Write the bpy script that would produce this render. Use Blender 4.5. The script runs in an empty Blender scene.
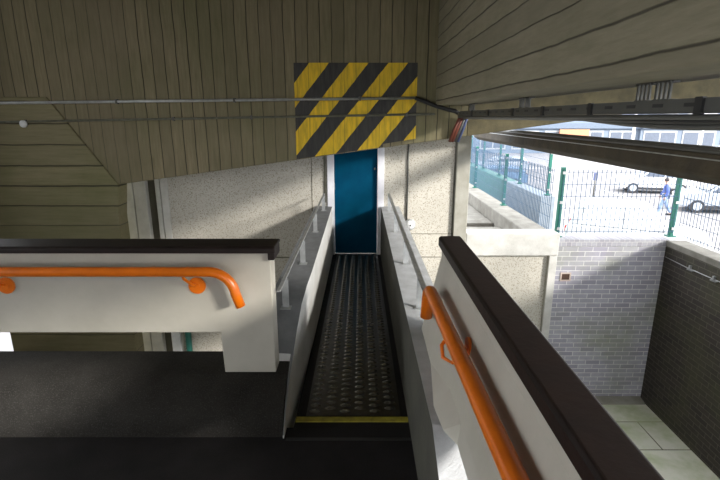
import bpy, bmesh, math, random
from mathutils import Vector, Matrix
random.seed(7)
S = bpy.context.scene
C = S.collection
PI = math.pi
# ------------------------------------------------------------------ camera (eye at the origin, landing floor at z = -1.85)
cam = bpy.data.cameras.new('camera'); cam.sensor_width = 36; cam.lens = 23.6; cam.clip_end = 500
co = bpy.data.objects.new('camera', cam); C.objects.link(co)
co.location = (0, 0, 0); co.rotation_euler = (math.radians(90-14.6), 0, math.radians(0))
S.camera = co
# ------------------------------------------------------------------ world and sun
W = bpy.data.worlds.new('overcast_sky'); S.world = W; W.use_nodes = True
wb = W.node_tree.nodes['Background']; wb.inputs[0].default_value = (0.93, 0.96, 1.0, 1); wb.inputs[1].default_value = 3.6
sl = bpy.data.lights.new('sun', 'SUN'); sl.energy = 5.5; sl.angle = math.radians(9); sl.color = (1, .96, .9)
so = bpy.data.objects.new('sun', sl); C.objects.link(so); so.location = (12, -6, 8)
so.rotation_euler = Vector((-1, .8, -.46)).to_track_quat('-Z', 'Y').to_euler()
vs = S.view_settings; vs.view_transform = 'Standard'; vs.look = 'None'; vs.exposure = 0.45; vs.gamma = 1; vs.use_curve_mapping = False

FL = -1.85      # landing floor
HW = 6.3        # face of the hanging wall
BW = 6.8        # face of the rear wall
PIT = -4.45; ST = -4.8

# ------------------------------------------------------------------ materials
def nd(nt, t, **k):
    n = nt.nodes.new(t)
    for a, v in k.items(): setattr(n, a, v)
    return n
def mth(nt, op, a, b=None, clamp=False):
    n = nd(nt, 'ShaderNodeMath', operation=op); n.use_clamp = clamp
    for i, v in enumerate((a, b)):
        if v is None: continue
        if isinstance(v, (int, float)): n.inputs[i].default_value = v
        else: nt.links.new(v, n.inputs[i])
    return n.outputs[0]
def mixc(nt, f, a, b, bt='MIX'):
    n = nd(nt, 'ShaderNodeMix', data_type='RGBA', blend_type=bt)
    for s, v in ((n.inputs[0], f), (n.inputs[6], a), (n.inputs[7], b)):
        if isinstance(v, (int, float)): s.default_value = v
        elif isinstance(v, tuple): s.default_value = (*v[:3], 1)
        else: nt.links.new(v, s)
    return n.outputs[2]
def noise(nt, vec, sc, det=4, rough=.6):
    n = nd(nt, 'ShaderNodeTexNoise'); n.inputs['Scale'].default_value = sc; n.inputs['Detail'].default_value = det; n.inputs['Roughness'].default_value = rough
    nt.links.new(vec, n.inputs['Vector']); return n.outputs[0]
def ramp(nt, f, a, b):
    n = nd(nt, 'ShaderNodeMapRange'); n.inputs[1].default_value = a; n.inputs[2].default_value = b
    nt.links.new(f, n.inputs[0]); return n.outputs[0]
def base(name, rough=.7, metal=0):
    m = bpy.data.materials.new(name); m.use_nodes = True; nt = m.node_tree
    p = nt.nodes['Principled BSDF']; p.inputs['Roughness'].default_value = rough; p.inputs['Metallic'].default_value = metal
    tc = nd(nt, 'ShaderNodeTexCoord')
    return m, nt, p, tc.outputs['Object']
def bump(nt, p, h, st, d=.01):
    b = nd(nt, 'ShaderNodeBump'); b.inputs['Strength'].default_value = st; b.inputs['Distance'].default_value = d
    nt.links.new(h, b.inputs['Height']); nt.links.new(b.outputs[0], p.inputs['Normal'])
def mat(name, c, rough=.7, metal=0, c2=None, sc=6, bst=0, bsc=60, spk=None, spsc=200, spec=.5):
    m, nt, p, v = base(name, rough, metal); p.inputs['Specular IOR Level'].default_value = spec
    c2 = c2 or tuple(x*.8 for x in c)
    f = ramp(nt, noise(nt, v, sc, 6), .35, .68)
    col = mixc(nt, f, c, c2)
    if spk: col = mixc(nt, ramp(nt, noise(nt, v, spsc, 2), .56, .62), col, spk)
    nt.links.new(col, p.inputs['Base Color'])
    if bst: bump(nt, p, noise(nt, v, bsc, 4), bst)
    return m
def boards(name, axis, w, c, c2, grooves=.55, warp=0.012, grain=(9, 9, 9), off=0.0, stain=None):
    """board-marked concrete: joints every w metres along an axis, each board its own tone"""
    m, nt, p, v = base(name, .85)
    sx = nd(nt, 'ShaderNodeSeparateXYZ'); nt.links.new(v, sx.inputs[0])
    wob = mth(nt, 'MULTIPLY', mth(nt, 'SUBTRACT', noise(nt, v, 2.5, 2), .5), warp*2)
    t = mth(nt, 'DIVIDE', mth(nt, 'ADD', mth(nt, 'ADD', sx.outputs[axis], wob), 50+off), w)
    fr = mth(nt, 'FRACT', t); fl = mth(nt, 'FLOOR', t)
    wn = nd(nt, 'ShaderNodeTexWhiteNoise', noise_dimensions='1D'); nt.links.new(fl, wn.inputs['W'])
    d = mth(nt, 'ABSOLUTE', mth(nt, 'SUBTRACT', fr, .5))
    th = mth(nt, 'ADD', .445, mth(nt, 'MULTIPLY', wn.outputs[0], .03))
    g = mth(nt, 'MULTIPLY', mth(nt, 'SUBTRACT', d, th), 30, True)
    mp = nd(nt, 'ShaderNodeMapping'); mp.inputs['Scale'].default_value = grain; nt.links.new(v, mp.inputs[0])
    gn = noise(nt, mp.outputs[0], 3, 6, .65)
    col = mixc(nt, ramp(nt, gn, .3, .7), c, c2)
    col = mixc(nt, mth(nt, 'MULTIPLY', wn.outputs[0], .65), col, tuple(x*.55 for x in c))
    big = ramp(nt, noise(nt, v, .9, 5), .4, .7)
    col = mixc(nt, mth(nt, 'MULTIPLY', big, .5), col, stain or tuple(x*.6 for x in c2))
    col = mixc(nt, mth(nt, 'MULTIPLY', g, grooves), col, tuple(x*.06 for x in c))
    nt.links.new(col, p.inputs['Base Color'])
    h = mth(nt, 'ADD', mth(nt, 'MULTIPLY', g, -1.0), mth(nt, 'ADD', mth(nt, 'MULTIPLY', wn.outputs[0], .35), mth(nt, 'MULTIPLY', gn, .5)))
    bump(nt, p, h, .7, .01)
    return m
def bricks(name, ax, c1, c2, mortar, moss=(.10, .13, .04), mossamt=.6, bw=.225):
    m, nt, p, v = base(name, .8)
    sx = nd(nt, 'ShaderNodeSeparateXYZ'); nt.links.new(v, sx.inputs[0])
    cb = nd(nt, 'ShaderNodeCombineXYZ'); nt.links.new(sx.outputs[ax], cb.inputs[0]); nt.links.new(sx.outputs[2], cb.inputs[1])
    b = nd(nt, 'ShaderNodeTexBrick'); nt.links.new(cb.outputs[0], b.inputs['Vector'])
    b.inputs['Color1'].default_value = (*c1, 1); b.inputs['Color2'].default_value = (*c2, 1); b.inputs['Mortar'].default_value = (*mortar, 1)
    b.inputs['Scale'].default_value = 1; b.inputs['Mortar Size'].default_value = .0045; b.inputs['Brick Width'].default_value = bw; b.inputs['Row Height'].default_value = .075
    col = mixc(nt, mth(nt, 'MULTIPLY', ramp(nt, noise(nt, v, 1.3, 6), .45, .75), mossamt), b.outputs[0], moss)
    col = mixc(nt, mth(nt, 'MULTIPLY', ramp(nt, noise(nt, v, 14, 3), .4, .7), .35), col, c2)
    nt.links.new(col, p.inputs['Base Color']); bump(nt, p, b.outputs['Fac'], -.5, .006)
    return m
def slabs(name, c, c2, joint, w=.62, h=.62):
    m, nt, p, v = base(name, .8)
    b = nd(nt, 'ShaderNodeTexBrick'); nt.links.new(v, b.inputs['Vector']); b.offset = .5
    b.inputs['Color1'].default_value = (*c, 1); b.inputs['Color2'].default_value = (*tuple(x*.88 for x in c), 1); b.inputs['Mortar'].default_value = (*joint, 1)
    b.inputs['Scale'].default_value = 1; b.inputs['Mortar Size'].default_value = .009; b.inputs['Brick Width'].default_value = w*1.35; b.inputs['Row Height'].default_value = h
    col = mixc(nt, ramp(nt, noise(nt, v, 2.2, 6), .42, .7), b.outputs[0], c2)
    nt.links.new(col, p.inputs['Base Color']); bump(nt, p, b.outputs['Fac'], -.4, .006)
    return m
def stripes(name):
    m, nt, p, v = base(name, .6)
    sx = nd(nt, 'ShaderNodeSeparateXYZ'); nt.links.new(v, sx.inputs[0])
    s = mth(nt, 'SUBTRACT', sx.outputs[0], mth(nt, 'MULTIPLY', mth(nt, 'SUBTRACT', sx.outputs[2], .646), .82))
    wob = mth(nt, 'MULTIPLY', mth(nt, 'SUBTRACT', noise(nt, v, 9, 2), .5), .02)
    fr = mth(nt, 'FRACT', mth(nt, 'DIVIDE', mth(nt, 'ADD', mth(nt, 'ADD', s, wob), .65+4.98), .498))
    y = mth(nt, 'LESS_THAN', fr, .5)
    mp = nd(nt, 'ShaderNodeMapping'); mp.inputs['Scale'].default_value = (14, 8, 2); nt.links.new(v, mp.inputs[0])
    wear = ramp(nt, noise(nt, mp.outputs[0], 2, 6), .35, .7)
    ye = mixc(nt, wear, (.86, .56, .012), (.50, .33, .01))
    bl = mixc(nt, wear, (.018, .017, .016), (.045, .042, .035))
    col = mixc(nt, y, bl, ye)
    fb = mth(nt, 'FRACT', mth(nt, 'DIVIDE', mth(nt, 'ADD', sx.outputs[0], 50), .15))
    g = mth(nt, 'MULTIPLY', mth(nt, 'SUBTRACT', mth(nt, 'ABSOLUTE', mth(nt, 'SUBTRACT', fb, .5)), .465), 30, True)
    col = mixc(nt, mth(nt, 'MULTIPLY', g, .5), col, (.02, .018, .01))
    nt.links.new(col, p.inputs['Base Color']); bump(nt, p, g, -.6, .01)
    return m
def pebble(name, c, c2, c3):
    m, nt, p, v = base(name, .85)
    vo = nd(nt, 'ShaderNodeTexVoronoi'); vo.inputs['Scale'].default_value = 100; nt.links.new(v, vo.inputs['Vector'])
    sc = nd(nt, 'ShaderNodeSeparateColor'); nt.links.new(vo.outputs['Color'], sc.inputs[0])
    col = mixc(nt, ramp(nt, sc.outputs[0], .45, .9), c, c2)
    col = mixc(nt, ramp(nt, sc.outputs[1], .86, .93), col, c3)
    col = mixc(nt, mth(nt, 'MULTIPLY', ramp(nt, noise(nt, v, 1.2, 5), .4, .75), .45), col, tuple(x*.72 for x in c2))
    nt.links.new(col, p.inputs['Base Color']); bump(nt, p, vo.outputs['Distance'], -.6, .012)
    return m

M = {}
M['board_v'] = boards('board_marked_concrete_vertical', 0, .15, (.27, .225, .135), (.16, .135, .075), grain=(10, 10, .8), stain=(.10, .105, .04), grooves=.95)
M['board_h'] = boards('board_marked_concrete_horizontal', 2, .27, (.25, .215, .125), (.155, .14, .07), grain=(.8, 8, 12), off=.03, stain=(.11, .115, .04), grooves=.85)
M['board_y'] = boards('board_marked_beam_concrete', 2, .15, (.30, .265, .185), (.21, .19, .125), grain=(6, 1.2, 10), off=.05, stain=(.12, .115, .06), grooves=.75)
M['conc'] = mat('plain_concrete', (.33, .32, .28), .85, c2=(.24, .23, .19), sc=4, bst=.3)
M['conc_dark'] = mat('dark_concrete', (.14, .13, .10), .85, c2=(.09, .085, .06), sc=3, bst=.4)  # mottled dark tone shared by the rear walls, recess and joints
M['conc_pale'] = mat('pale_concrete', (.54, .53, .50), .85, c2=(.42, .41, .38), sc=5, bst=.3)
M['wall_in'] = mat('shaded_olive_render', (.075, .072, .055), .85, c2=(.05, .048, .038), sc=4, bst=.3)  # shade on the right inner channel face, put into the colour
M['conc_top2'] = mat('lit_cement_coping', (.50, .51, .52), .8, c2=(.38, .385, .39), sc=9, bst=.3, bsc=90)  # same cement as the left top, its brighter light put into the colour
M['parapet'] = mat('smooth_render', (.74, .73, .70), .7, c2=(.62, .61, .57), sc=3, bst=.15)  # sunlit brightness of the left inner face is put into this colour
M['conc_top'] = mat('grey_cement_coping', (.20, .205, .21), .8, c2=(.14, .145, .15), sc=8, bst=.3, bsc=90)  # darker copy of the right-hand cement top, dimmer light in its colour
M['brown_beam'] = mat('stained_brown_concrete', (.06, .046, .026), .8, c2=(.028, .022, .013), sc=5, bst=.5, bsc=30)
M['stone'] = mat('weathered_stone', (.22, .21, .185), .85, c2=(.13, .12, .10), sc=4, bst=.4)
M['olive'] = mat('shaded_olive_concrete', (.12, .10, .05), .85, c2=(.065, .055, .028), sc=5, bst=.4, bsc=30)  # smooth olive concrete, darkened to stand for shade under the beam
M['pebble'] = pebble('pebble_dash', (.49, .465, .41), (.41, .38, .32), (.24, .215, .17))
M['white'] = mat('off_white_paint', (.47, .445, .38), .5, c2=(.40, .375, .315), sc=2.5, bst=.08, bsc=25)
M['coping'] = mat('dark_brown_gloss_coping', (.018, .011, .009), .5, c2=(.012, .008, .007), spec=.2, sc=9, bst=.12, bsc=25)
M['orange'] = mat('orange_gloss_paint', (.74, .165, .006), .3, c2=(.62, .13, .005), sc=8)
M['floor'] = mat('dark_screed', (.020, .018, .018), .85, c2=(.012, .011, .011), spec=.2, sc=4, bst=.4, bsc=120)
M['kerb'] = mat('dark_speckled_terrazzo', (.040, .037, .033), .8, c2=(.025, .023, .02), spec=.2, sc=5, bst=.5, bsc=160, spk=(.065, .062, .055), spsc=170)
M['plate'] = mat('dark_tread_plate', (.05, .045, .04), .38, .7, c2=(.025, .022, .018), sc=14)
M['stud'] = mat('worn_steel_studs', (.22, .215, .20), .18, .95, c2=(.16, .15, .13), sc=20)
M['yellow'] = mat('yellow_nosing_paint', (.42, .36, .03), .6, c2=(.22, .19, .02), sc=20)
M['door'] = mat('blue_door_paint', (.0, .06, .115), .7, c2=(.0, .035, .08), spec=.05, sc=2)
M['frame'] = mat('white_frame_paint', (.72, .72, .76), .5, c2=(.6, .6, .64), sc=6)
M['galv'] = mat('galvanised_steel', (.46, .47, .47), .42, .6, c2=(.33, .34, .34), sc=20)
M['galv_dark'] = mat('dull_galvanised_steel', (.10, .10, .095), .55, .5, c2=(.11, .11, .10), sc=15)
M['pipe_dull'] = mat('dirty_conduit', (.16, .155, .12), .6, .3, c2=(.1, .1, .07), sc=15)
M['black'] = mat('black_rubber', (.015, .015, .016), .5)
M['hazard'] = stripes('hazard_stripe_paint')
M['brick_front'] = bricks('blue_grey_engineering_brick', 0, (.37, .36, .41), (.26, .25, .30), (.66, .65, .64), moss=(.20, .23, .10), mossamt=.6)
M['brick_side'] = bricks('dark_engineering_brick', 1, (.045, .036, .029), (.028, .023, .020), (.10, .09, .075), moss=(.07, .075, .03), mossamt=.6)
M['brick_head'] = bricks('header_course_brick', 0, (.33, .33, .36), (.25, .24, .27), (.42, .42, .42), moss=(.2, .2, .12), mossamt=.1, bw=.075)
M['paving'] = slabs('mossy_paving', (.74, .74, .63), (.44, .50, .28), (.12, .12, .07))
M['green'] = mat('green_powder_coat', (.0, .12, .085), .5, c2=(.0, .10, .07), sc=5)
M['wire'] = mat('blue_green_wire', (.04, .09, .16), .6)
M['asphalt'] = mat('pale_dry_asphalt', (.26, .25, .25), .9, c2=(.22, .21, .215), sc=.5)
M['mark'] = mat('road_paint', (.85, .85, .85), .7)
M['facade'] = mat('pale_blue_facade', (.15, .19, .25), .6, c2=(.13, .165, .22), sc=.2)
M['facade_band'] = mat('blue_facade_band', (.11, .145, .20), .5)
M['glass'] = mat('dark_shop_glass', (.12, .14, .18), .1)
M['glass_pale'] = mat('white_sky_painted_glass', (.8, .81, .83), .05)  # white sky reflection painted as the glass colour
M['shop'] = mat('shop_sign_orange', (.55, .22, .12), .6)
M['carwhite'] = mat('white_car_paint', (.60, .60, .61), .2)
M['carsilver'] = mat('silver_car_paint', (.45, .49, .55), .25, .3)
M['carblue'] = mat('blue_grey_car_paint', (.15, .24, .38), .25, .2)
M['tyre'] = mat('tyre_rubber', (.03, .03, .035), .7)
M['lamp_red'] = mat('red_tail_lamp', (.5, .03, .02), .3)
M['skin'] = mat('skin', (.50, .30, .22), .6)
M['jacket'] = mat('blue_jacket_cloth', (.07, .11, .33), .8)
M['trouser'] = mat('pale_blue_trousers', (.20, .27, .42), .8)
M['hair'] = mat('dark_hair', (.05, .035, .03), .7)
M['copper'] = mat('red_brown_cable_sheath', (.20, .055, .03), .5, c2=(.11, .03, .02))
M['bluecable'] = mat('blue_cable_sheath', (.05, .07, .16), .5)
M['plastic'] = mat('white_plastic', (.72, .73, .74), .4)
M['teal'] = mat('teal_paint', (.01, .14, .11), .5)
M['greypanel'] = mat('blue_grey_render', (.22, .26, .30), .8)

# ------------------------------------------------------------------ mesh helpers
class MB:
    def __init__(s): s.v = []; s.f = []; s.mi = []; s.sm = []
    def add(s, vs_, fs, mi=0, sm=False):
        n = len(s.v); s.v += [Vector(a) for a in vs_]
        for f in fs: s.f.append([n+i for i in f]); s.mi.append(mi); s.sm.append(sm)
        return s
    def box(s, x0, x1, y0, y1, z0, z1, mi=0):
        v = [(x0,y0,z0),(x1,y0,z0),(x1,y1,z0),(x0,y1,z0),(x0,y0,z1),(x1,y0,z1),(x1,y1,z1),(x0,y1,z1)]
        return s.add(v, [(0,3,2,1),(4,5,6,7),(0,1,5,4),(1,2,6,5),(2,3,7,6),(3,0,4,7)], mi)
    def prism(s, pts, axis, a, b, mi=0, sm=False):
        """extrude a closed outline along an axis; pts are (p,q) in the other two axes in order"""
        def P(p, q, t): return ((t,p,q),(p,t,q),(p,q,t))[axis]
        n = len(pts); v = [P(p,q,a) for p,q in pts]+[P(p,q,b) for p,q in pts]
        s.add(v, [tuple(range(n))[::-1], tuple(range(n,2*n))], mi)
        s.add(v, [(i,(i+1)%n,n+(i+1)%n,n+i) for i in range(n)], mi, sm)
        return s
    def tube(s, path, r, seg=12, mi=0, cap=True, sm=True):
        path = [Vector(p) for p in path]; n = len(path); rr = r if isinstance(r, (list, tuple)) else [r]*n
        tg = [(path[min(i+1,n-1)]-path[max(i-1,0)]).normalized() for i in range(n)]
        up = Vector((0,0,1)) if abs(tg[0].z) < .9 else Vector((1,0,0))
        nn = (up-tg[0]*up.dot(tg[0])).normalized(); vs_ = []
        for i in range(n):
            nn = (nn-tg[i]*nn.dot(tg[i])).normalized(); b = tg[i].cross(nn)
            for k in range(seg):
                a = 2*PI*k/seg; vs_.append(path[i]+(nn*math.cos(a)+b*math.sin(a))*rr[i])
        s.add(vs_, [(i*seg+k,i*seg+(k+1)%seg,(i+1)*seg+(k+1)%seg,(i+1)*seg+k) for i in range(n-1) for k in range(seg)], mi, sm)
        if cap: s.add(vs_, [tuple(range(seg))[::-1], tuple(range((n-1)*seg, n*seg))], mi)
        return s
    def ball(s, c, r, mi=0, seg=14, rings=9):
        c = Vector(c); r = Vector(r) if not isinstance(r, (int, float)) else Vector((r,r,r)); vs_ = []
        for i in range(rings+1):
            t = PI*i/rings
            for k in range(seg):
                a = 2*PI*k/seg; vs_.append((c.x+r.x*math.sin(t)*math.cos(a), c.y+r.y*math.sin(t)*math.sin(a), c.z+r.z*math.cos(t)))
        return s.add(vs_, [(i*seg+k,(i+1)*seg+k,(i+1)*seg+(k+1)%seg,i*seg+(k+1)%seg) for i in range(rings) for k in range(seg)], mi, True)
    def xf(s, m): s.v = [m @ a for a in s.v]; return s
    def build(s, name, mats, parent=None, bev=0, seg=2):
        me = bpy.data.meshes.new(name)
        off = parent_world(parent)
        me.from_pydata([tuple(a-off) for a in s.v], [], s.f)
        for m in (mats if isinstance(mats, (list, tuple)) else [mats]): me.materials.append(m)
        me.polygons.foreach_set('material_index', s.mi); me.polygons.foreach_set('use_smooth', s.sm)
        bm = bmesh.new(); bm.from_mesh(me); bmesh.ops.remove_doubles(bm, verts=bm.verts, dist=1e-5)
        bmesh.ops.recalc_face_normals(bm, faces=bm.faces); bm.to_mesh(me); bm.free(); me.update()
        o = bpy.data.objects.new(name, me); C.objects.link(o)
        if parent: o.parent = parent
        if bev:
            b = o.modifiers.new('bevel', 'BEVEL'); b.width = bev; b.segments = seg; b.limit_method = 'ANGLE'; b.angle_limit = math.radians(40)
        return o
WORLD = {}
def parent_world(p):
    v = Vector((0,0,0))
    while p is not None: v += Vector(p.location); p = p.parent
    return v
def tag(o, label=None, cat=None, group=None, kind=None):
    if label: o['label'] = label
    if cat: o['category'] = cat
    if group: o['group'] = group
    if kind: o['kind'] = kind
    return o
def thing(name, loc, label, cat, group=None):
    o = bpy.data.objects.new(name, None); C.objects.link(o); o.location = loc; o.empty_display_size = .1
    return tag(o, label, cat, group)
def struct(name, mb, m, label, cat, bev=0):
    o = mb.build(name, m, None, bev); return tag(o, label, cat, None, 'structure')
def copy_tree(o, parent=None):
    c = o.copy(); C.objects.link(c); c.parent = parent
    for ch in list(o.children): copy_tree(ch, c)
    return c

# ================================================================== SETTING
# landing floor and walkway slab
struct('floor', MB().box(-6, .31, -2.5, 2.52, FL-.22, FL), M['floor'], 'dark screed landing floor in the foreground', 'floor')
struct('walkway_slab', MB().prism([(2.52,FL),(6.86,-1.995),(6.86,-2.2),(2.52,FL-.22)], 0, -.41, .31), M['floor'], 'dark base slab of the narrow walkway running to the blue door', 'floor')
# pit and lower ground
struct('yard_floor', MB().box(.9, 4.6, -2.5, 6.85, PIT-.1, PIT), M['paving'], 'pale mossy paving slabs at the foot of the brick walls', 'paving')
struct('lower_ground', MB().box(-14, .9, -2.5, 7.2, PIT-.1, PIT), M['conc'], 'concrete ground below the walkway', 'ground')
struct('street_ground', MB().box(-120, 160, 7.25, 150, ST-.1, ST), M['asphalt'], 'pale bright asphalt of the street and car park', 'ground')
struct('side_ground', MB().box(-120, -14, -60, 7.25, ST-.1, ST).box(4.8, 160, -60, 7.25, ST-.1, ST), M['asphalt'], 'pale asphalt beside the building', 'ground')
# hanging wall (slanted lower edge) and pier
def zb(x): return -.432+.137*x
struct('wall_front_1', MB().prism([(-5.07,1.6),(-5.07,-.7),(-3.3,zb(-3.15)),(-3.15,zb(-3.15)),(1.39,zb(1.39)),(1.39,1.6)], 1, HW, HW+.2), M['board_v'],
       'olive board-marked concrete wall hanging over the walkway with slanting lower edge', 'wall', .01)
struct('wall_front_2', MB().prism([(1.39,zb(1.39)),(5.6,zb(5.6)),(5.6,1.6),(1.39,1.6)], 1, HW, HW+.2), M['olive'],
       'olive concrete end wall seen beneath the right beam, shade put into its colour', 'wall', .01)
struct('wall_left', MB().prism([(-5.07,.247),(-4.0,.247),(-3.22,zb(-3.15)-.02),(-3.27,-1.3),(-3.27,PIT),(-5.07,PIT)], 1, HW-.03, HW+.22), M['board_h'],
       'lower left concrete pier with horizontal board marks', 'wall', .012)
struct('wall_gable', MB().box(-5.07, -4.87, HW+.2, 7.2, -1.3, 1.6), M['conc'], 'end return of the left concrete wall', 'wall')
# ceiling; its far-right extension is unseen, added to shade the end wall
struct('ceiling', MB().prism([(-7,-2.7),(4.7,-2.7),(4.7,3.6),(8.5,3.6),(8.5,7.1),(-7,7.1)], 2, 1.45, 1.6), M['conc'], 'concrete slab overhead, with an unseen right extension added to shade the end wall', 'ceiling')
struct('wall_behind', MB().box(-7, .3, -2.7, -2.5, PIT, FL).box(-7, -1.2, -2.7, -2.5, FL, 1.6).box(-1.2, 1.4, -2.7, -2.5, -.25, 1.6), M['conc_dark'], 'unseen concrete wall added behind the landing, its gap sized for fill light', 'wall')  # unseen blocker; opening left to admit fill light from behind
struct('wall_left_side', MB().box(-5.8, -5.6, -2.7, 6.2, PIT, -1.5).box(-5.8, -5.6, -2.7, 6.2, 1.3, 1.6).box(-5.8, -5.6, 4.2, 6.2, -1.5, 1.3).box(-5.8, -5.6, -2.7, -2.4, -1.5, 1.3), M['conc_dark'], 'unseen concrete wall added on the far left of the landing, its gap sized for fill light', 'wall')  # unseen, added to block side light; opening sized for fill
struct('wall_behind_right', MB().box(.3, 6.0, -2.7, -2.5, PIT, FL), M['conc_dark'], 'unseen concrete wall added behind the yard to block light', 'wall')  # unseen, added to keep light out from behind the yard
# beam along the right
struct('ceiling_beam', MB().prism([(.97,.145),(1.40,.145),(1.40,1.6),(.97,1.6)], 1, -2.5, HW+.01), M['board_y'], 'deep board-marked concrete beam running along the upper right', 'beam', .012)
# rear wall with pebble dash
D0, D1 = -.47, .345
wb_ = MB()
wb_.box(-2.78, D0, BW, BW+.25, PIT, 1.5).box(D1, 1.35, BW, BW+.25, PIT, 1.5).box(D0, D1, BW, BW+.25, .05, 1.5).box(D0, D1, BW, BW+.25, PIT, -2.0)
wb_.box(1.35, 2.83, BW+.02, BW+.2, PIT, -2.0)
struct('wall_back', wb_, M['pebble'], 'pale pebble-dash rear wall around the blue door', 'wall')
struct('trim_1', MB().box(-3.47, -3.29, BW-.02, BW+.25, PIT, 1.5).box(-3.275, -3.10, BW-.02, BW+.25, PIT, 1.5), M['conc_pale'], 'pale grey concrete column, wider one left of the pebble-dash wall', 'column', .008)
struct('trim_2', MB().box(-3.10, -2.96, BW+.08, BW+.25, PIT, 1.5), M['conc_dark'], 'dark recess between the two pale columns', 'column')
struct('trim_3', MB().box(-2.96, -2.895, BW-.02, BW+.25, PIT, 1.5).box(-2.882, -2.78, BW-.02, BW+.25, PIT, 1.5), M['conc_pale'], 'narrow pale column at the left edge of the pebble-dash wall', 'column', .006)
struct('trim_4', MB().box(1.37, 1.565, BW-.06, BW+.2, PIT, .0), M['conc'], 'grey concrete column at the right end of the pebble-dash wall', 'column', .01)
struct('trim_5', MB().box(1.565, 2.95, BW-.06, BW+.25, -2.0, -1.66), M['conc_pale'], 'pale concrete lintel above the low pebble-dash panel', 'lintel', .012)
struct('trim_6', MB().box(2.83, 2.95, BW-.04, BW+.2, PIT, -2.0), M['conc_pale'], 'pale concrete post between pebble-dash and brick', 'column', .008)
struct('trim_7', MB().box(-2.78, D0, BW-.006, BW+.001, -2.05, -2.03).box(D1, 1.37, BW-.006, BW+.001, -1.68, -1.672).box(D1, 1.37, BW-.006, BW+.001, -2.04, -2.03).box(-.70, -.692, BW-.005, BW+.001, -1.99, -.3),
       M['conc_dark'], 'thin dark joints between pebble-dash panels', 'joint')
# brick walls
wr = MB().box(2.955, 4.57, BW, BW+.22, PIT, -1.87)
struct('wall_right_1', wr, M['brick_front'], 'blue-grey brick wall facing us across the sunken yard', 'wall')
struct('trim_8', MB().box(2.955, 4.60, BW-.015, BW+.23, -1.87, -1.76), M['brick_head'], 'upright header course along the top of the front brick wall', 'coping', .004)
struct('wall_right_2', MB().box(4.57, 4.8, -2.5, BW+.22, PIT-.4, -1.86), M['brick_side'], 'dark brick side wall of the sunken yard', 'wall')
struct('trim_9', MB().box(4.55, 4.83, -2.5, BW-.02, -1.86, -1.77), M['stone'], 'pale concrete coping on the dark brick side wall', 'coping', .01)
struct('trim_10', MB().prism([(BW-.16,PIT),(BW+.0,PIT),(BW+.0,PIT+.05),(BW-.14,PIT+.02)], 0, 2.955, 4.56), M['conc'], 'concrete fillet at the foot of the front brick wall', 'kerb')
# outlet in brick wall
oz = -2.34
t = thing('wall_vent', (3.12, BW, oz), 'small square vent hole with pale surround, upper left of the front brick wall', 'vent')
mb = MB().box(3.04, 3.20, BW-.012, BW, oz-.075, oz-.055).box(3.04, 3.20, BW-.012, BW, oz+.04, oz+.06).box(3.04, 3.06, BW-.012, BW, oz-.055, oz+.04).box(3.18, 3.20, BW-.012, BW, oz-.055, oz+.04)
mb.build('surround', mat('vent_surround', (.5, .4, .35), .8), t)
MB().box(3.06, 3.18, BW-.004, BW, oz-.055, oz+.04).build('opening', mat('vent_dark', (.06, .03, .02), .9), t)

# walkway parapets (low channel walls)
def cw(x0, x1, y0, y1):
    mb = MB(); mb.box(x0, x1, y0, y1, FL-.35, -1.29, 0)
    mb.box(x0-.008, x1+.008, y0, y1, -1.29, -1.26, 1)
    return mb
def loft(st):
    """st: list of (y, x_outer, x_inner, z_top); top face gets material 1"""
    mb = MB(); v = []
    for y, xo, xi, z in st: v += [(xo,y,FL-.35),(xi,y,FL-.35),(xi,y,z),(xo,y,z)]
    n = len(st)
    for i in range(n-1):
        a = i*4; b = a+4
        mb.add(v, [(a,a+1,b+1,b),(a+1,a+2,b+2,b+1),(a+3,a,b,b+3)], 0); mb.add(v, [(a+2,a+3,b+3,b+2)], 1)
    mb.add(v, [(0,1,2,3)], 0); mb.add(v, [(4*n-4,4*n-3,4*n-2,4*n-1)], 0)
    return mb
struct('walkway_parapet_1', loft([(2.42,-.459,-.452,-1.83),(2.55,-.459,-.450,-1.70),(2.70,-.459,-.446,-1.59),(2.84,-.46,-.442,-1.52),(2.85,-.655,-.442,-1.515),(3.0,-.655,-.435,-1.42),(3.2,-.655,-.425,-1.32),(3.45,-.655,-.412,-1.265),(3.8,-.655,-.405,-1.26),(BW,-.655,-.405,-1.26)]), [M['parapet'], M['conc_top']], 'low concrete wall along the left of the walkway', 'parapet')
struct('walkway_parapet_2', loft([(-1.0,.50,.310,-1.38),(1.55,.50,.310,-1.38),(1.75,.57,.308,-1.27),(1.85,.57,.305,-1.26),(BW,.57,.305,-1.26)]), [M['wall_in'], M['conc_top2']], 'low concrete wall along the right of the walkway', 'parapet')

# dark rounded kerb on the left
pr = [(2.98,FL-.2),(2.98,-1.575),(2.70,-1.575)]
for i in range(1, 11):
    a = PI/2*i/10; pr.append((2.70-.27*math.sin(a)**1.0, -1.575-.05*(i/10)-.225*(1-math.cos(a))))
pr += [(2.42,FL-.2)]
tag(MB().prism(pr, 0, -5.59, -.462, 0, True).build('kerb_bench', M['kerb'], None), 'dark speckled rounded kerb under the left white parapet', 'kerb', None, 'structure')

# ================================================================== WHITE PARAPETS
t = thing('parapet_wall', (-.53, 2.76, -1.575), 'white parapet crossing the left foreground with dark brown coping', 'parapet', 'white parapets')
mb = MB().prism([(-5.3,-.75),(-5.3,-1.30),(-.87,-1.30),(-.86,-1.575),(-.535,-1.575),(-.535,-.75)], 1, 2.70, 2.83)
mb.build('panel', M['white'], t, .006)
mb = MB().prism([(2.655,-.775),(2.70,-.775),(2.70,-.755),(2.86,-.755),(2.86,-.735),(2.67,-.735),(2.655,-.745)], 0, -5.3, -.50)
mb.box(-.545, -.505, 2.665, 2.86, -.82, -.75)
mb.build('coping', M['coping'], t, .006)

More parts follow.
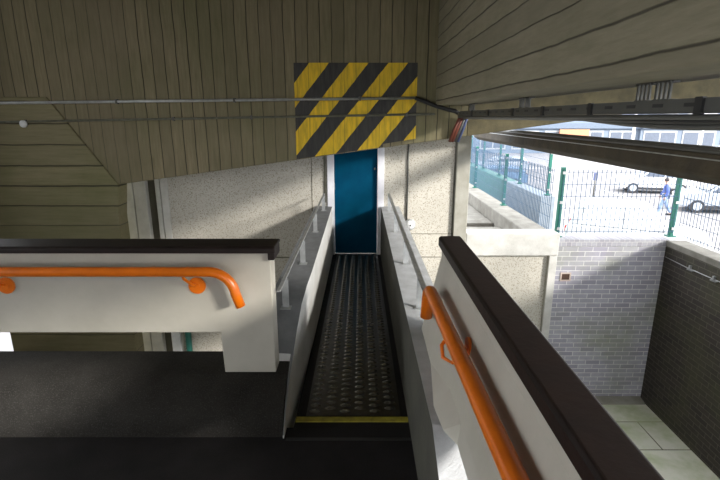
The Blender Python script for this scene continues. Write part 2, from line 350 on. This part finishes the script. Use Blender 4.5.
t = thing('parapet_wall', (.5, 1.0, -1.26), 'white parapet running toward us on the right with wide dark coping', 'parapet', 'white parapets')
mb = MB()
# cross-section: upright above, leaning inward to the foot
st = [(-.6,.388,-1.27,.50,-1.27),(1.62,.388,-1.27,.50,-1.27),(1.70,.345,-1.262,.52,-1.262),(1.87,.330,-1.262,.52,-1.262),(2.25,.372,-1.262,.52,-1.262),(2.68,.378,-1.262,.52,-1.262)]
v = []
for y, x1_, z1_, x2_, z2_ in st: v += [(.482,y,-.70),(.482,y,-.80),(.40,y,-1.17),(x1_,y,z1_),(x2_,y,z2_),(.56,y,-1.1),(.56,y,-.70)]
n = len(st)
mb.add(v, [(i*7+k, i*7+(k+1)%7, i*7+7+(k+1)%7, i*7+7+k) for i in range(n-1) for k in range(7)]+[tuple(range(7)), tuple(range(7*n-7, 7*n))])
mb.build('panel', M['white'], t, .004)
mb = MB().prism([(.464,-.738),(.480,-.738),(.480,-.715),(.598,-.715),(.598,-.688),(.588,-.678),(.474,-.678),(.464,-.69)], 1, -.6, 2.70)
mb.build('coping', M['coping'], t, .005)

# orange handrails
def arc(c, r, a0, a1, ax, n=10):
    out = []
    for i in range(n+1):
        a = a0+(a1-a0)*i/n; out.append(Vector(c)+Vector(ax[0])*(r*math.cos(a))+Vector(ax[1])*(r*math.sin(a)))
    return out
RY, RZ, RR = 2.60, -.868, .029
t = thing('handrail', (-.8, RY, RZ), 'orange tubular handrail across the left white parapet', 'handrail', 'orange handrails')
path = [Vector((-5.2, RY, RZ)), Vector((-3, RY, RZ)), Vector((-.88, RY, RZ))]+arc((-.88, RY, RZ-.15), .15, PI/2, 0.1, ((1,0,0),(0,0,1)))[1:]+[Vector((-.705, RY, RZ-.215))]
MB().tube(path, RR, 18).build('rail', M['orange'], t)
for bx in (-.985, -2.14, -3.3):
    b = MB().tube([(bx-.05, RY, RZ-.01), (bx-.045, RY+.01, RZ-.045), (bx-.02, RY+.06, RZ-.10), (bx, 2.70, RZ-.118)], .009, 10)
    b = b.build('bracket', M['orange'], t)
    MB().tube([(bx, 2.688, RZ-.118), (bx, 2.70, RZ-.118)], .052, 24).tube([(bx, 2.682, RZ-.118), (bx, 2.69, RZ-.118)], .018, 12).build('wall_disc', M['orange'], b)
t = thing('handrail', (.39, 1.5, -.94), 'orange tubular handrail along the right white parapet, end turned down', 'handrail', 'orange handrails')
RX, RZ2 = .400, -.905
RF = .378
path = [Vector((.416, -.5, RZ2)), Vector((.402, 1, RZ2)), Vector((RF, 2.36, RZ2))]+arc((RF, 2.36, RZ2-.11), .11, PI/2, .05, ((0,1,0),(0,0,1)))[1:]+[Vector((RF-.004, 2.475, RZ2-.19))]
MB().tube(path, .033, 18).build('rail', M['orange'], t)
for by in (1.80, .5):
    RX = .402-(by-1)*.018
    b = MB().tube([(RX-.01, by+.07, RZ2-.02), (RX-.035, by+.06, RZ2-.05), (RX-.035, by+.02, RZ2-.085), (RX, by-.01, RZ2-.095), (.445, by, RZ2-.03)], .009, 10).build('bracket', M['orange'], t)
    MB().tube([(.448, by, RZ2-.03), (.466, by, RZ2-.03)], .045, 20).build('wall_disc', M['orange'], b)

# slim metal rails on the walkway parapets
for (rx, lab, gy) in ((-.505, 'slim grey metal guard rail on the left walkway wall', (6.45, 5.2, 4.0, 3.0)), (.405, 'slim grey metal guard rail on the right walkway wall', (6.45, 5.2, 4.0, 3.0))):
    t = thing('guard_rail', (rx, 4.5, -1.26), lab, 'rail', 'guard rails on the walkway walls')
    mb = MB().box(rx-(.012 if rx < 0 else .018), rx+(.012 if rx < 0 else .018), 2.75, 6.6, -1.050, -1.040)
    mb.build('rail', M['galv'], t, .002)
    for y in gy:
        MB().box(rx-.022, rx+.022, y-.005, y+.005, -1.26, -1.050).box(rx-.035, rx+.035, y-.03, y+.03, -1.26, -1.255).build('post', M['galv'], t)

# tread plate and nosing
sl_ = (-1.995-FL)/(6.86-2.52)
def zf(y): return FL+sl_*(y-2.52)
t = thing('tread_plate', (-.04, 4.7, zf(4.7)), 'long dark steel tread plate covering the walkway floor', 'metal plate')
MB().add([(-.345,2.64,zf(2.64)+.006),(.26,2.64,zf(2.64)+.006),(.26,6.76,zf(6.76)+.006),(-.345,6.76,zf(6.76)+.006),(-.345,2.64,zf(2.64)),(.26,2.64,zf(2.64)),(.26,6.76,zf(6.76)),(-.345,6.76,zf(6.76))],
   [(0,1,2,3),(4,5,1,0),(5,6,2,1),(6,7,3,2),(7,4,0,3)]).build('sheet', M['plate'], t)
mb = MB(); r = 0; y = 2.69
while y < 6.72:
    for k in range(6):
        x = -.295+k*.098+(.0 if r % 2 == 0 else .0)
        yo = y+(.033 if k % 2 else 0); z = zf(yo)+.006
        n = 8; vs_ = [(x, yo, z+.010)]
        for ring, (sc_, h) in enumerate(((.6, .007), (1, 0))):
            for q in range(n):
                a = 2*PI*q/n; vs_.append((x+.037*sc_*math.cos(a), yo+.02*sc_*math.sin(a), z+h))
        mb.add(vs_, [(0,1+q,1+(q+1)%n) for q in range(n)]+[(1+q,9+q,9+(q+1)%n,1+(q+1)%n) for q in range(n)], 0, True)
    y += .067; r += 1
tag(mb.build('studs', M['stud'], t), 'rows of raised worn oval studs', kind='stuff')
tag(MB().box(-.404, .304, 2.575, 2.625, FL-.002, FL+.004).build('step_nosing', M['yellow'], None, .001), 'worn yellow painted strip across the near end of the tread plate', 'nosing')
tag(MB().box(-.44, .304, 2.40, 2.425, FL-.001, FL+.002).build('floor_joint', M['black'], None), 'thin dark joint strip in the landing floor before the yellow strip', 'joint')

# ================================================================== DOOR
t = thing('door_1', (-.06, BW+.05, -1.99), 'tall dark blue door at the end of the walkway', 'door'); t['kind'] = 'structure'
MB().box(-.372, .252, BW+.03, BW+.075, -1.985, .05).build('leaf', M['door'], t, .003)
MB().box(D0, -.375, BW-.03, BW+.09, -1.99, .05).box(.255, D1, BW-.03, BW+.09, -1.99, .05).box(D0, D1, BW-.03, BW+.09, .05, .1).build('frame', M['frame'], t, .004)
MB().tube([(.215, BW+.03, -.72), (.215, BW+.005, -.72)], .016, 12).build('lock', M['galv_dark'], t)
MB().box(-.385, -.365, BW-.005, BW+.032, -1.02, -.92).build('hinge', M['galv'], t)
# conduits on rear wall
tag(MB().tube([(.685, BW-.02, .1), (.685, BW-.02, -1.46)], .011, 10).build('conduit', M['galv_dark'], None), 'thin vertical grey conduit on pale wall above the round white fitting', 'conduit')
t = thing('wall_lamp', (.735, BW, -1.53), 'round white fitting on the pale wall at the foot of the vertical conduit', 'wall light')
MB().tube([(.735, BW, -1.53), (.735, BW-.05, -1.53)], .082, 26).build('base', M['galv'], t, .006)
MB().ball((.735, BW-.05, -1.53), (.066, .035, .066)).build('dome', M['plastic'], t)
MB().tube([(.735, BW-.082, -1.53), (.735, BW-.09, -1.53)], .012, 10).build('screw_cap', M['galv_dark'], t)
tag(MB().tube([(-.505, BW-.012, .1), (-.505, BW-.012, -1.2)], .012, 10).build('conduit', M['pipe_dull'], None), 'dull vertical conduit beside the left door frame', 'conduit')

# ================================================================== HANGING WALL FITTINGS
def zu(x): return .172+(.235-.172)*(x+4.65)/5.35
def zl(x): return -.062+(.101)*(x+4.65)/5.7
t = thing('conduit', (-2, HW-.03, zu(-2)), 'upper light grey steel conduit across the board-marked wall', 'conduit', 'wall conduits')
MB().tube([(-5.07, HW-.035, zu(-5.07)), (.70, HW-.035, zu(.70))], .0175, 12).build('pipe', M['galv'], t)
for x in (-3.1, -1.6, .0): MB().box(x-.012, x+.012, HW-.06, HW, zu(x)-.028, zu(x)+.028).build('clip', M['galv_dark'], t)
t = thing('conduit', (-2, HW-.03, zl(-2)), 'lower dull grey conduit across the board-marked wall', 'conduit', 'wall conduits')
MB().tube([(-5.07, HW-.03, zl(-5.07)), (.96, HW-.03, zl(.96))], .014, 12).build('pipe', M['pipe_dull'], t)
for x in (-4.3, -2.4, -1.4, .1, .6): MB().box(x-.012, x+.012, HW-.05, HW, zl(x)-.024, zl(x)+.024).build('clip', M['galv_dark'], t)
tag(MB().tube([(-4.32, HW-.05, -.085), (-4.32, HW-.075, -.085)], .045, 20).ball((-4.32, HW-.075, -.085), (.04, .02, .04)).build('junction_box', M['plastic'], None), 'small round white fitting on the lower conduit at far left', 'junction box')
# hazard panel painted on the wall
hp = [(-.835, .66), (-.835, zb(-.835)+.01), (.30, zb(.30)+.012), (.30, zb(.3)+.05), (.725, zb(.725)+.06), (.725, .66)]
tag(MB().prism(hp, 1, HW-.006, HW-.001).build('hazard_marking', M['hazard'], None), 'yellow and black diagonal warning stripes painted above the door', 'warning stripes')
# black cable sweeping to the tray
cab = [(.70, HW-.04, .235), (.80, HW-.05, .20), (.95, HW-.08, .14), (1.10, HW-.12, .095), (1.20, HW-.15, .07), (1.235, HW-.15, .045)]
tag(MB().tube(cab, .026, 10).build('cable', M['black'], None), 'thick black cable drooping from the upper conduit to the cable tray', 'cable')
# bundle with coloured ends
t = thing('cable_bundle', (1.2, HW-.1, -.05), 'slanting bundle of red-brown and blue cables by the wall column', 'cable bundle')
for k in range(4):
    a = Vector((1.27+.03*k, HW-.14, .02)); b_ = Vector((1.16+.035*k, HW-.06, -.31))
    MB().tube([a, a.lerp(b_, .5)+Vector((.004*(k-1), 0, 0)), b_], .02, 10).build('cable', M['copper'] if k in (0, 1) else (M['galv_dark'] if k == 2 else M['bluecable']), t)
MB().box(1.24, 1.39, HW-.17, HW-.11, -.01, .04).build('clamp', M['galv_dark'], t, .003)

# cable tray along the beam
t = thing('cable_tray', (1.27, 3, .02), 'long grey steel cable tray hung under the concrete beam', 'cable tray')
mb = MB()
mb.box(1.235, 1.24, .4, 6.1, .017, .068).box(1.40, 1.405, .4, 6.1, .017, .068).box(1.235, 1.405, .4, 6.1, .014, .018)
mb.build('tray', M['galv_dark'], t)
mb = MB(); y = .6
while y < 6.05: mb.box(1.2335, 1.236, y, y+.07, .038, .052); y += .2
tag(mb.build('slots', M['black'], t), kind='stuff')
for y in (1.45, 1.78, 2.62, 3.3, 3.95, 4.7, 5.4): MB().box(1.225, 1.24, y-.02, y+.02, .01, .072).build('coupler', M['black'], t)
for y in (1.2, 2.12, 3.75, 5.5):
    h = MB()
    for dy in (-.12, .02):
        for q in range(4): h.box(1.255, 1.263, y+dy+q*.03, y+dy+q*.03+.014, .06, .146)
        h.box(1.25, 1.29, y+dy, y+dy+.105, .138, .146); h.box(1.25, 1.29, y+dy, y+dy+.105, .062, .072)
    h.build('hanger', M['galv_dark'], t)
t = thing('cable_run', (1.3, 3, .0), 'dark cables sagging below the cable tray', 'cables')
for k, (xo, sag, r) in enumerate(((1.25, .0, .011), (1.28, .012, .012), (1.31, .03, .014), (1.35, .018, .012))):
    pts = [(xo, .4+i*.25, .0-.004*k-sag*max(0, math.sin((.4+i*.25-1.2)*1.9)) if .4+i*.25 < 2.9 else .0-.004*k) for i in range(24)]
    MB().tube(pts, r, 8).build('cable', M['black'] if k % 2 else M['galv_dark'], t)

# lower edge beam with pipes
def lb(y): return 0
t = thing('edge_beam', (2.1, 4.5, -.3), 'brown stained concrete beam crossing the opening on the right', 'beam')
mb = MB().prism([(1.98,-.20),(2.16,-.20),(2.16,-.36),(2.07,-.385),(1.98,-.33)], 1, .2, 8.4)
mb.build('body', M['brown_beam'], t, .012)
for k, (xo, zo, r) in enumerate(((1.977, -.235, .004), (1.99, -.192, .012), (2.05, -.185, .015), (2.12, -.186, .014))):
    MB().tube([(xo, .2, zo), (xo, 3, zo+.003), (xo, 8.35, zo)], r, 10).build('conduit', M['galv'] if k == 0 else M['galv_dark'], t)

# ================================================================== FENCES
def fence(p0, p1, label, npost, group=None, posts=None, zbase=-1.72, ztop=-.74):
    p0, p1 = Vector((*p0, 0)), Vector((*p1, 0)); L = (p1-p0).length; d = (p1-p0)/L
    t = thing('mesh_fence', (p0.x, p0.y, zbase), label, 'fence', group or 'green mesh fences')
    mb = MB(); n = int(L/.068)
    nrm = Vector((-d.y, d.x, 0))
    for i in range(n+1):
        p = p0+d*(L*i/n)
        mb.tube([p+Vector((0,0,zbase+.03)), p+Vector((0,0,ztop))], .005, 4, 0, False, False)
    for k in range(6):
        z = zbase+.06+k*(ztop-zbase-.1)/5
        for o in (.0,): mb.tube([p0+nrm*o+Vector((0,0,z)), p1+nrm*o+Vector((0,0,z))], .004, 4, 0, False, False)
    mb.build('mesh_panel', M['wire'], t)
    for i in (posts if posts is not None else range(npost)):
        p = p0+d*(L*i/(npost-1)) + nrm*.04
        po = MB().box(p.x-.03, p.x+.03, p.y-.03, p.y+.03, zbase-.01, ztop+.03).box(p.x-.06, p.x+.06, p.y-.06, p.y+.06, zbase-.03, zbase-.01).build('post', M['green'], t, .004)
        for z in (zbase+.1, zbase+.5, ztop-.05): MB().box(p.x-.02, p.x+.02, p.y-.045, p.y-.03, z-.02, z+.02).build('clamp', M['galv'], po)
fence((2.99, 6.93), (4.72, 6.93), 'green mesh fence standing on the front brick wall', 2, zbase=-1.73)
fence((4.72, 6.80), (4.72, .8), 'green mesh fence along the top of the dark side wall', 4, posts=(1, 2, 3), zbase=-1.74)
fence((2.90, 14.5), (2.90, 7.08), 'nearer green mesh fence receding on the stone kerb', 4, posts=(0, 1, 2))
fence((4.3, 18.7), (4.3, 10.85), 'further green mesh fence receding beyond the sunken passage', 5)
struct('kerb_wall', MB().box(2.62, 3.02, 7.06, 15, ST, -1.75), M['stone'], 'pale stone kerb wall under the receding fence', 'kerb wall', .02)
struct('passage_wall', MB().box(4.15, 4.5, 10.75, 13.4, ST, -1.76), M['greypanel'], 'blue-grey wall beyond the sunken passage', 'wall', .02)
struct('passage_wall_green', MB().box(4.15, 4.5, 13.4, 19, ST, -1.76), M['teal'], 'green painted length of the wall beyond the sunken passage', 'wall', .02)
struct('roof_slab_1', MB().box(1.57, 2.6, 7.06, 8.6, -2.4, -1.98), M['stone'], 'pale roof slab just behind the concrete lintel', 'roof', .02)
struct('roof_slab_2', MB().box(1.57, 2.6, 9.0, 15, -2.6, -2.0), M['stone'], 'pale roof slab further back behind the column', 'roof', .02)
# cable along the coping of the side wall
t = thing('wall_cable', (4.56, 6, -1.98), 'grey cable looped along the top of the dark side wall', 'cable')
MB().tube([(4.56, 6.75, -2.02), (4.555, 6.3, -2.03), (4.555, 5.6, -2.02), (4.555, 5.0, -2.03), (4.555, 4, -2.02)], .006, 6).build('cable', M['galv'], t)
for y in (6.2, 5.75, 5.3): MB().box(4.54, 4.57, y-.05, y+.05, -2.05, -2.035).box(4.54, 4.57, y-.01, y+.02, -2.05, -1.98).build('clip', M['galv'], t)
# thin teal pipe and white post seen under the left parapet
tag(MB().tube([(-2.68, BW-.05, PIT), (-2.68, BW-.05, -2.6)], .045, 12).build('downpipe', M['teal'], None), 'teal pipe seen through the gap beneath the left parapet', 'pipe')
tag(MB().box(-2.93, -2.80, BW-.08, BW-.03, -3.7, -2.8).build('meter_box', M['plastic'], None, .01), 'white box seen through the gap beneath the left parapet', 'box')

# ================================================================== STREET
def car(x, y, yaw, paint, label, suv=True, group=None, gl='glass', hh=None):
    root = thing('car', (0, 0, 0), label, 'car', group)
    L, Wd = 4.4, 1.8; h = hh or (1.68 if suv else 1.42)
    R = Matrix.Identity(4)
    body = [(-2.2,.35),(-2.2,.85),(-1.95,1.0),(-.95,1.06),(2.05,1.06),(2.2,.9),(2.2,.35),(1.75,.28),(-1.8,.28)]
    cabn = [(-1.0,1.05),(-.35,h-.03),(-.1,h),(1.7,h),(1.85,h-.08),(2.1,1.05)]
    b = MB().prism(body, 1, -Wd/2, Wd/2); b.prism(cabn, 1, -Wd/2+.09, Wd/2-.09)
    b.build('body', paint, root, .07, 3)
    for sd in (-1, 1):
        yy = sd*(Wd/2-.085)
        MB().prism([(-.8,1.1),(-.3,h-.12),(.35,h-.1),(.35,1.1)], 1, yy-.012, yy+.012).build('window', M[gl], root)
        MB().prism([(.45,1.1),(.45,h-.1),(1.55,h-.12),(1.8,1.1)], 1, yy-.012, yy+.012).build('window', M[gl], root)
        MB().box(-1.0, -.85, sd*(Wd/2+.02)-.06, sd*(Wd/2+.02)+.06, 1.05, 1.18).build('mirror', paint, root, .02)
        for wx in (-1.38, 1.35):
            w = MB().tube([(wx, sd*(Wd/2-.2), .34), (wx, sd*(Wd/2+.02), .34)], .34, 22).build('wheel', M['tyre'], root, .03)
            MB().tube([(wx, sd*(Wd/2-.02), .34), (wx, sd*(Wd/2+.035), .34)], .21, 16).build('hubcap', M['carsilver'], w, .01)
        MB().box(2.17, 2.22, sd*.7-.12, sd*.7+.12, .75, .98).build('tail_lamp', M['lamp_red'], root, .01)
        MB().box(-2.23, -2.1, sd*.66-.17, sd*.66+.17, .68, .84).build('headlamp', M['plastic'], root, .02)
    MB().prism([(-.98,1.1),(-.38,h-.1),(-.36,h-.09),(-.95,1.1)], 1, -.68, .68).xf(Matrix.Translation((-.03,0,.02))).build('windscreen', M[gl], root)
    MB().box(-1.8, 1.8, -Wd/2-.015, Wd/2+.015, .26, .42).build('sill', M['tyre'], root, .02)
    root.location = (x, y, ST); root.rotation_euler.z = yaw
    return root
car(19.3, 31.0, math.radians(-16), M['carwhite'], 'white estate car parked behind the walking person', True, 'parked cars')
car(19.0, 24.3, math.radians(-22), M['carsilver'], 'silver car behind the right fence post', True, 'parked cars')
car(9.8, 16.4, math.radians(150), M['carwhite'], 'white car just beyond the front brick wall', True, 'parked cars', 'glass_pale', 1.85)
car(9.6, 34, math.radians(-10), M['carblue'], 'blue-grey car far away behind the receding fences', False, 'parked cars')
car(12.4, 42, math.radians(5), M['carsilver'], 'silver car further along behind the receding fences', False, 'parked cars')
car(34, 55, 0, M['carwhite'], 'white car in front of the far shop windows, left', False, 'parked cars')
car(40, 53, math.radians(5), M['carsilver'], 'silver car in front of the far shop windows, right', True, 'parked cars')
for a in range(7):
    pass
mb = MB()
for k in range(6): mb.box(6+k*5.2, 6.12+k*5.2, 27, 32, ST, ST+.006)
mb.box(-20, 60, 46, 46.2, ST, ST+.006)
tag(mb.build('road_markings', M['mark'], None), 'white parking bay lines on the asphalt', 'road marking', None, 'structure')
# far building
def building(x0, x1, y, ztop, label, bays, sign=None):
    t = thing('shop_building', ((x0+x1)/2, y, ST), label, 'building', 'shop buildings across the street')
    MB().box(x0, x1, y, y+12, ST, ztop).build('wall', M['facade'], t)
    MB().box(x0, x1, y-.5, y, ST+3.3, ST+4.0).build('fascia', M['facade_band'], t)
    n = bays; w = (x1-x0)/n
    for i in range(n):
        xx = x0+i*w
        f = MB().box(xx+.4, xx+w-.4, y-.08, y, ST+.5, ST+3.0).build('window_frame', M['galv'], t)
        MB().box(xx+.6, xx+w*.5-.1, y-.11, y-.07, ST+.7, ST+2.8).box(xx+w*.5+.1, xx+w-.6, y-.11, y-.07, ST+.7, ST+2.8).build('pane', M['glass'], f)
        f = MB().box(xx+.6, xx+w-.6, y-.08, y, ST+5.2, ST+7.2).build('window_frame', M['galv'], t)
        MB().box(xx+.8, xx+w-.8, y-.11, y-.07, ST+5.4, ST+7.0).build('pane', M['glass'], f)
    if sign: MB().box(sign, sign+4, y-.62, y-.5, ST+.9, ST+3.2).build('sign_board', M['shop'], t)
building(16, 38, 66, 5, 'pale blue shop building seen between the beams, left half', 5, 27)
building(38.0, 75, 65.5, 5, 'pale blue shop building seen between the beams, right half', 7)
for (x, y, h, lab) in ((38.2, 54, 9, 'white street pole near the right edge of the gap between beams'), (29.4, 52, 9, 'white street pole in the middle of the gap between beams')):
    t = thing('street_pole', (x, y, ST), lab, 'pole', 'white street poles')
    MB().tube([(x, y, ST), (x, y, ST+h)], [.16, .11], 10).build('shaft', M['plastic'], t)
    MB().tube([(x, y, ST), (x, y, ST+.5)], .2, 10).build('base', M['galv'], t)
t = thing('bollard_sign', (12.9, 25.5, ST), 'thin dark post standing in the car park', 'post')
MB().tube([(14.2, 28.5, ST), (14.2, 28.5, ST+1.5)], .05, 8).build('shaft', M['galv_dark'], t)
MB().box(14.08, 14.32, 28.46, 28.5, ST+1.1, ST+1.55).build('plate', M['bluecable'], t)

# ------------------------------------------------------------------ person walking
def skin_obj(name, verts, edges, radii, m, parent, sub=1):
    me = bpy.data.meshes.new(name); me.from_pydata(verts, edges, []); me.materials.append(m)
    o = bpy.data.objects.new(name, me); C.objects.link(o); o.parent = parent
    sk = o.modifiers.new('skin', 'SKIN'); sk.use_smooth_shade = True
    for i, r in enumerate(radii):
        me.skin_vertices[0].data[i].radius = (r, r) if not isinstance(r, tuple) else r
    me.skin_vertices[0].data[0].use_root = True
    s = o.modifiers.new('sub', 'SUBSURF'); s.levels = sub; s.render_levels = sub
    return o
px_, py_ = 15.3, 23.4
t = thing('person', (0, 0, 0), 'person in blue jacket and pale trousers walking past the white car', 'person')
J = {'pel': (0,0,.95), 'chest': (0,.02,1.25), 'sh': (0,.03,1.42), 'neck': (0,.04,1.50), 'head': (0,.07,1.60), 'top': (0,.07,1.70),
     'hl': (-.09,0,.92), 'kl': (-.10,.14,.52), 'al': (-.10,.22,.09), 'tl': (-.10,.38,.04),
     'hr': (.09,0,.92), 'kr': (.10,-.06,.50), 'ar': (.10,-.30,.12), 'tr': (.10,-.18,.04),
     'sl': (-.18,.03,1.40), 'el': (-.24,-.06,1.13), 'wl': (-.25,.04,.88), 'sr': (.18,.03,1.40), 'er': (.24,.08,1.13), 'wr': (.25,.20,.90)}
def chain(keys, pairs, rad):
    idx = {k: i for i, k in enumerate(keys)}
    return [J[k] for k in keys], [(idx[a], idx[b]) for a, b in pairs], [rad[k] for k in keys]
ks = ['pel','chest','sh','neck','head','top','hl','kl','al','tl','hr','kr','ar','tr','sl','el','wl','sr','er','wr']
prs = [('pel','chest'),('chest','sh'),('sh','neck'),('neck','head'),('head','top'),('pel','hl'),('hl','kl'),('kl','al'),('al','tl'),('pel','hr'),('hr','kr'),('kr','ar'),('ar','tr'),('sh','sl'),('sl','el'),('el','wl'),('sh','sr'),('sr','er'),('er','wr')]
rad = dict(pel=(.14,.1),chest=(.15,.11),sh=(.12,.09),neck=.055,head=(.078,.095),top=(.06,.07),hl=.09,kl=.06,al=.04,tl=.035,hr=.09,kr=.06,ar=.04,tr=.035,sl=.06,el=.045,wl=.03,sr=.06,er=.045,wr=.03)
v_, e_, r_ = chain(ks, prs, rad); skin_obj('body', v_, e_, r_, M['skin'], t, 2)
ks = ['pel','chest','sh','sl','el','wl','sr','er','wr']
rad2 = dict(pel=(.18,.14),chest=(.19,.145),sh=(.14,.11),sl=.085,el=.062,wl=.05,sr=.085,er=.062,wr=.05)
v_, e_, r_ = chain(ks, [p for p in prs if p[0] in ks and p[1] in ks], rad2); skin_obj('jacket', v_, e_, r_, M['jacket'], t, 2)
ks = ['pel','hl','kl','al','hr','kr','ar']
rad3 = dict(pel=(.16,.12),hl=.11,kl=.08,al=.065,hr=.11,kr=.08,ar=.065)
v_, e_, r_ = chain(ks, [p for p in prs if p[0] in ks and p[1] in ks], rad3); skin_obj('trousers', v_, e_, r_, M['trouser'], t, 2)
MB().ball((0, .055, 1.655), (.092, .108, .10)).build('hair', M['hair'], t)
for s_, w in ((-1, J['wl']), (1, J['wr'])):
    hb = MB().tube([(w[0], w[1], w[2]), (w[0], w[1]+.01, w[2]-.05), (w[0], w[1]+.012, w[2]-.09)], [.028, .04, .034], 10)
    for q in range(4):
        fx = -.027+q*.018; l = (.06, .075, .07, .055)[q]
        hb.tube([(w[0], w[1]+.012+fx, w[2]-.085), (w[0]-s_*.006, w[1]+.012+fx, w[2]-.085-l*.6), (w[0]-s_*.02, w[1]+.012+fx, w[2]-.085-l)], [.0095, .009, .007], 6)
    hb.tube([(w[0], w[1]+.035, w[2]-.045), (w[0]-s_*.012, w[1]+.06, w[2]-.075), (w[0]-s_*.016, w[1]+.062, w[2]-.10)], [.011, .010, .008], 6)
    hb.build('hand', M['skin'], t)
for k in ('l', 'r'):
    a, b_ = J['a'+k], J['t'+k]
    MB().ball(((a[0]+b_[0])/2, (a[1]+b_[1])/2+.02, .055), (.05, .14, .05)).build('shoe', M['black'], t)
t.location = (px_, py_, ST); t.scale = (1.08, 1.08, 1.08); t.rotation_euler.z = math.radians(60)
